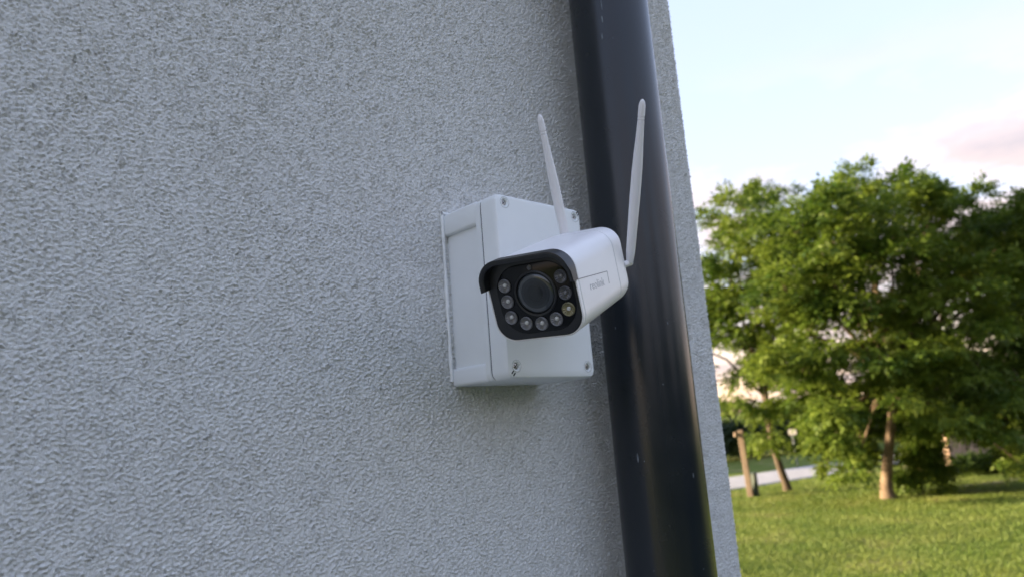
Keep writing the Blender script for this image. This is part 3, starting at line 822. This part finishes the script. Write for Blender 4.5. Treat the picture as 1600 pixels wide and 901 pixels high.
sg = gnd(1246, 727); fs = 28.86
t = tag(empty('road_sign', sg), 'thin grey pole with small cream sign at the far side of the road', 'sign')
tp = at(1238, 680, fs) - sg
bm = bmesh.new(); tube(bm, [(0, 0, -0.05), tp * 0.5, tp], 0.032, 12); obj('pole', bm, M['galv'], t)
bm = bmesh.new(); pc = at(1238, 674, fs) - sg
fr = (CAM - sg); fr.z = 0; fr.normalize(); sdv = Vector((-fr.y, fr.x, 0))
pr = rr(0.30, 0.22, 0.05, 4)
loft(bm, [[pc + sdv * x + Vector((0, 0, z)) + fr * o_ for x, z in pr] for o_ in (0.034, 0.044)])
obj('plate', bm, M['sign'], t, smooth=30)

# ------------------------------------------------------------------ salmon garden wall and far house
ga, gb_ = Vector((23.6, 7.3, 0)), Vector((29.5, 3.2, 0))
t = tag(empty('garden_wall', ga), 'salmon rendered garden wall glimpsed under the walnut branches', 'wall')
d = gb_ - ga
def slab(bm, p, q, th, z0, z1, bev=0.01):
    dd = q - p; Ln = dd.length; b2 = bmesh.new(); box(b2, (0, -th / 2, z0), (Ln, th / 2, z1), bev, 1)
    b2.transform(Matrix.Translation(p) @ Matrix.Rotation(math.atan2(dd.y, dd.x), 4, 'Z'))
    me_ = bpy.data.meshes.new('tmp'); b2.to_mesh(me_); b2.free(); bm.from_mesh(me_); bpy.data.meshes.remove(me_)
bm = bmesh.new(); slab(bm, Vector((0, 0, 0)), d, 0.22, -0.05, 1.15); obj('wall_body', bm, M['salmon'], t)
bm = bmesh.new(); slab(bm, Vector((0, 0, 0)), d, 0.32, 1.153, 1.24, 0.02); obj('coping', bm, M['coping'], t)

hp = Vector((33.5, 6.0, 0))
t = tag(empty('far_house', hp), 'pale blue grey house with tiled roof behind the trees at the right edge', 'house')
bm = bmesh.new(); y0, y1_, x1_ = -4.2, 1.0, 6.5
prof = [(y0, -0.05), (y1_, -0.05), (y1_, 2.6), ((y0 + y1_) / 2, 4.3), (y0, 2.6)]
loft(bm, [[(x, y, z) for y, z in prof] for x in (0, x1_)]); obj('walls', bm, M['house_grey'], t)
for sgn in (-1, 1):
    bm = bmesh.new(); ym = (y0 + y1_) / 2; ye = y0 - 0.35 if sgn < 0 else y1_ + 0.35; sl = (4.3 - 2.6) / (y1_ - ym)
    ze = 2.6 - 0.35 * sl
    q = [(ym, 4.31), (ye, ze + .01), (ye, ze + 0.13), (ym, 4.44)]
    loft(bm, [[(x, y, z) for y, z in q] for x in (-0.3, x1_ + 0.3)]); obj('roof', bm, M['roof'], t)
for yy in (-2.9, -0.3):
    bm = bmesh.new(); box(bm, (-0.04, yy - 0.45, 1.0), (-0.003, yy + 0.45, 2.1), 0.004, 1); wf = obj('window', bm, M['frame'], t)
    bm = bmesh.new(); box(bm, (-0.048, yy - 0.37, 1.08), (-0.043, yy + 0.37, 2.02)); obj('pane', bm, M['pane'], wf)

# ------------------------------------------------------------------ grass blades on the lawn in view
nb = 150000
Dd = 7.5 + 19 * rng.random(nb) ** 1.35
an_ = np.radians(rng.uniform(6, 39, nb))
bx = CAM.x + Dd * np.cos(an_); by = CAM.y + Dd * np.sin(an_)
roady = np.interp(bx, [p[0] for p in pts], [p[1] for p in pts])
keep = (np.abs(by - roady) > 1.6) & (bx > 2.5)
bx, by = bx[keep], by[keep]; nb = len(bx); bz = gh(bx, by)
sc_ = 0.55 + 0.75 * (0.5 + 0.5 * np.sin(bx * 1.9 + 1.3 * np.sin(by * 1.1)) * np.cos(by * 1.6 - 0.8 * bx)) * rng.random(nb) + 0.25 * rng.random(nb)
hh = 0.055 * sc_; th = rng.uniform(0, 2 * PI, nb); ww = rng.uniform(0.006, 0.012, nb)
ln = rng.uniform(0.2, 0.9, nb) * hh; ta = rng.uniform(0, 2 * PI, nb)
b0 = np.stack([bx - np.cos(th) * ww, by - np.sin(th) * ww, bz - 0.004], -1); b1 = np.stack([bx + np.cos(th) * ww, by + np.sin(th) * ww, bz - 0.004], -1)
tpv = np.stack([bx + np.cos(ta) * ln, by + np.sin(ta) * ln, bz + hh], -1)
V = np.stack([b0, b1, tpv], 1).reshape(-1, 3)
o = npobj('grass', V, np.arange(nb * 3).reshape(-1, 3), M['blade']); o['kind'] = 'stuff'
tag(o, 'short green grass of the lawn under the trees', 'grass')
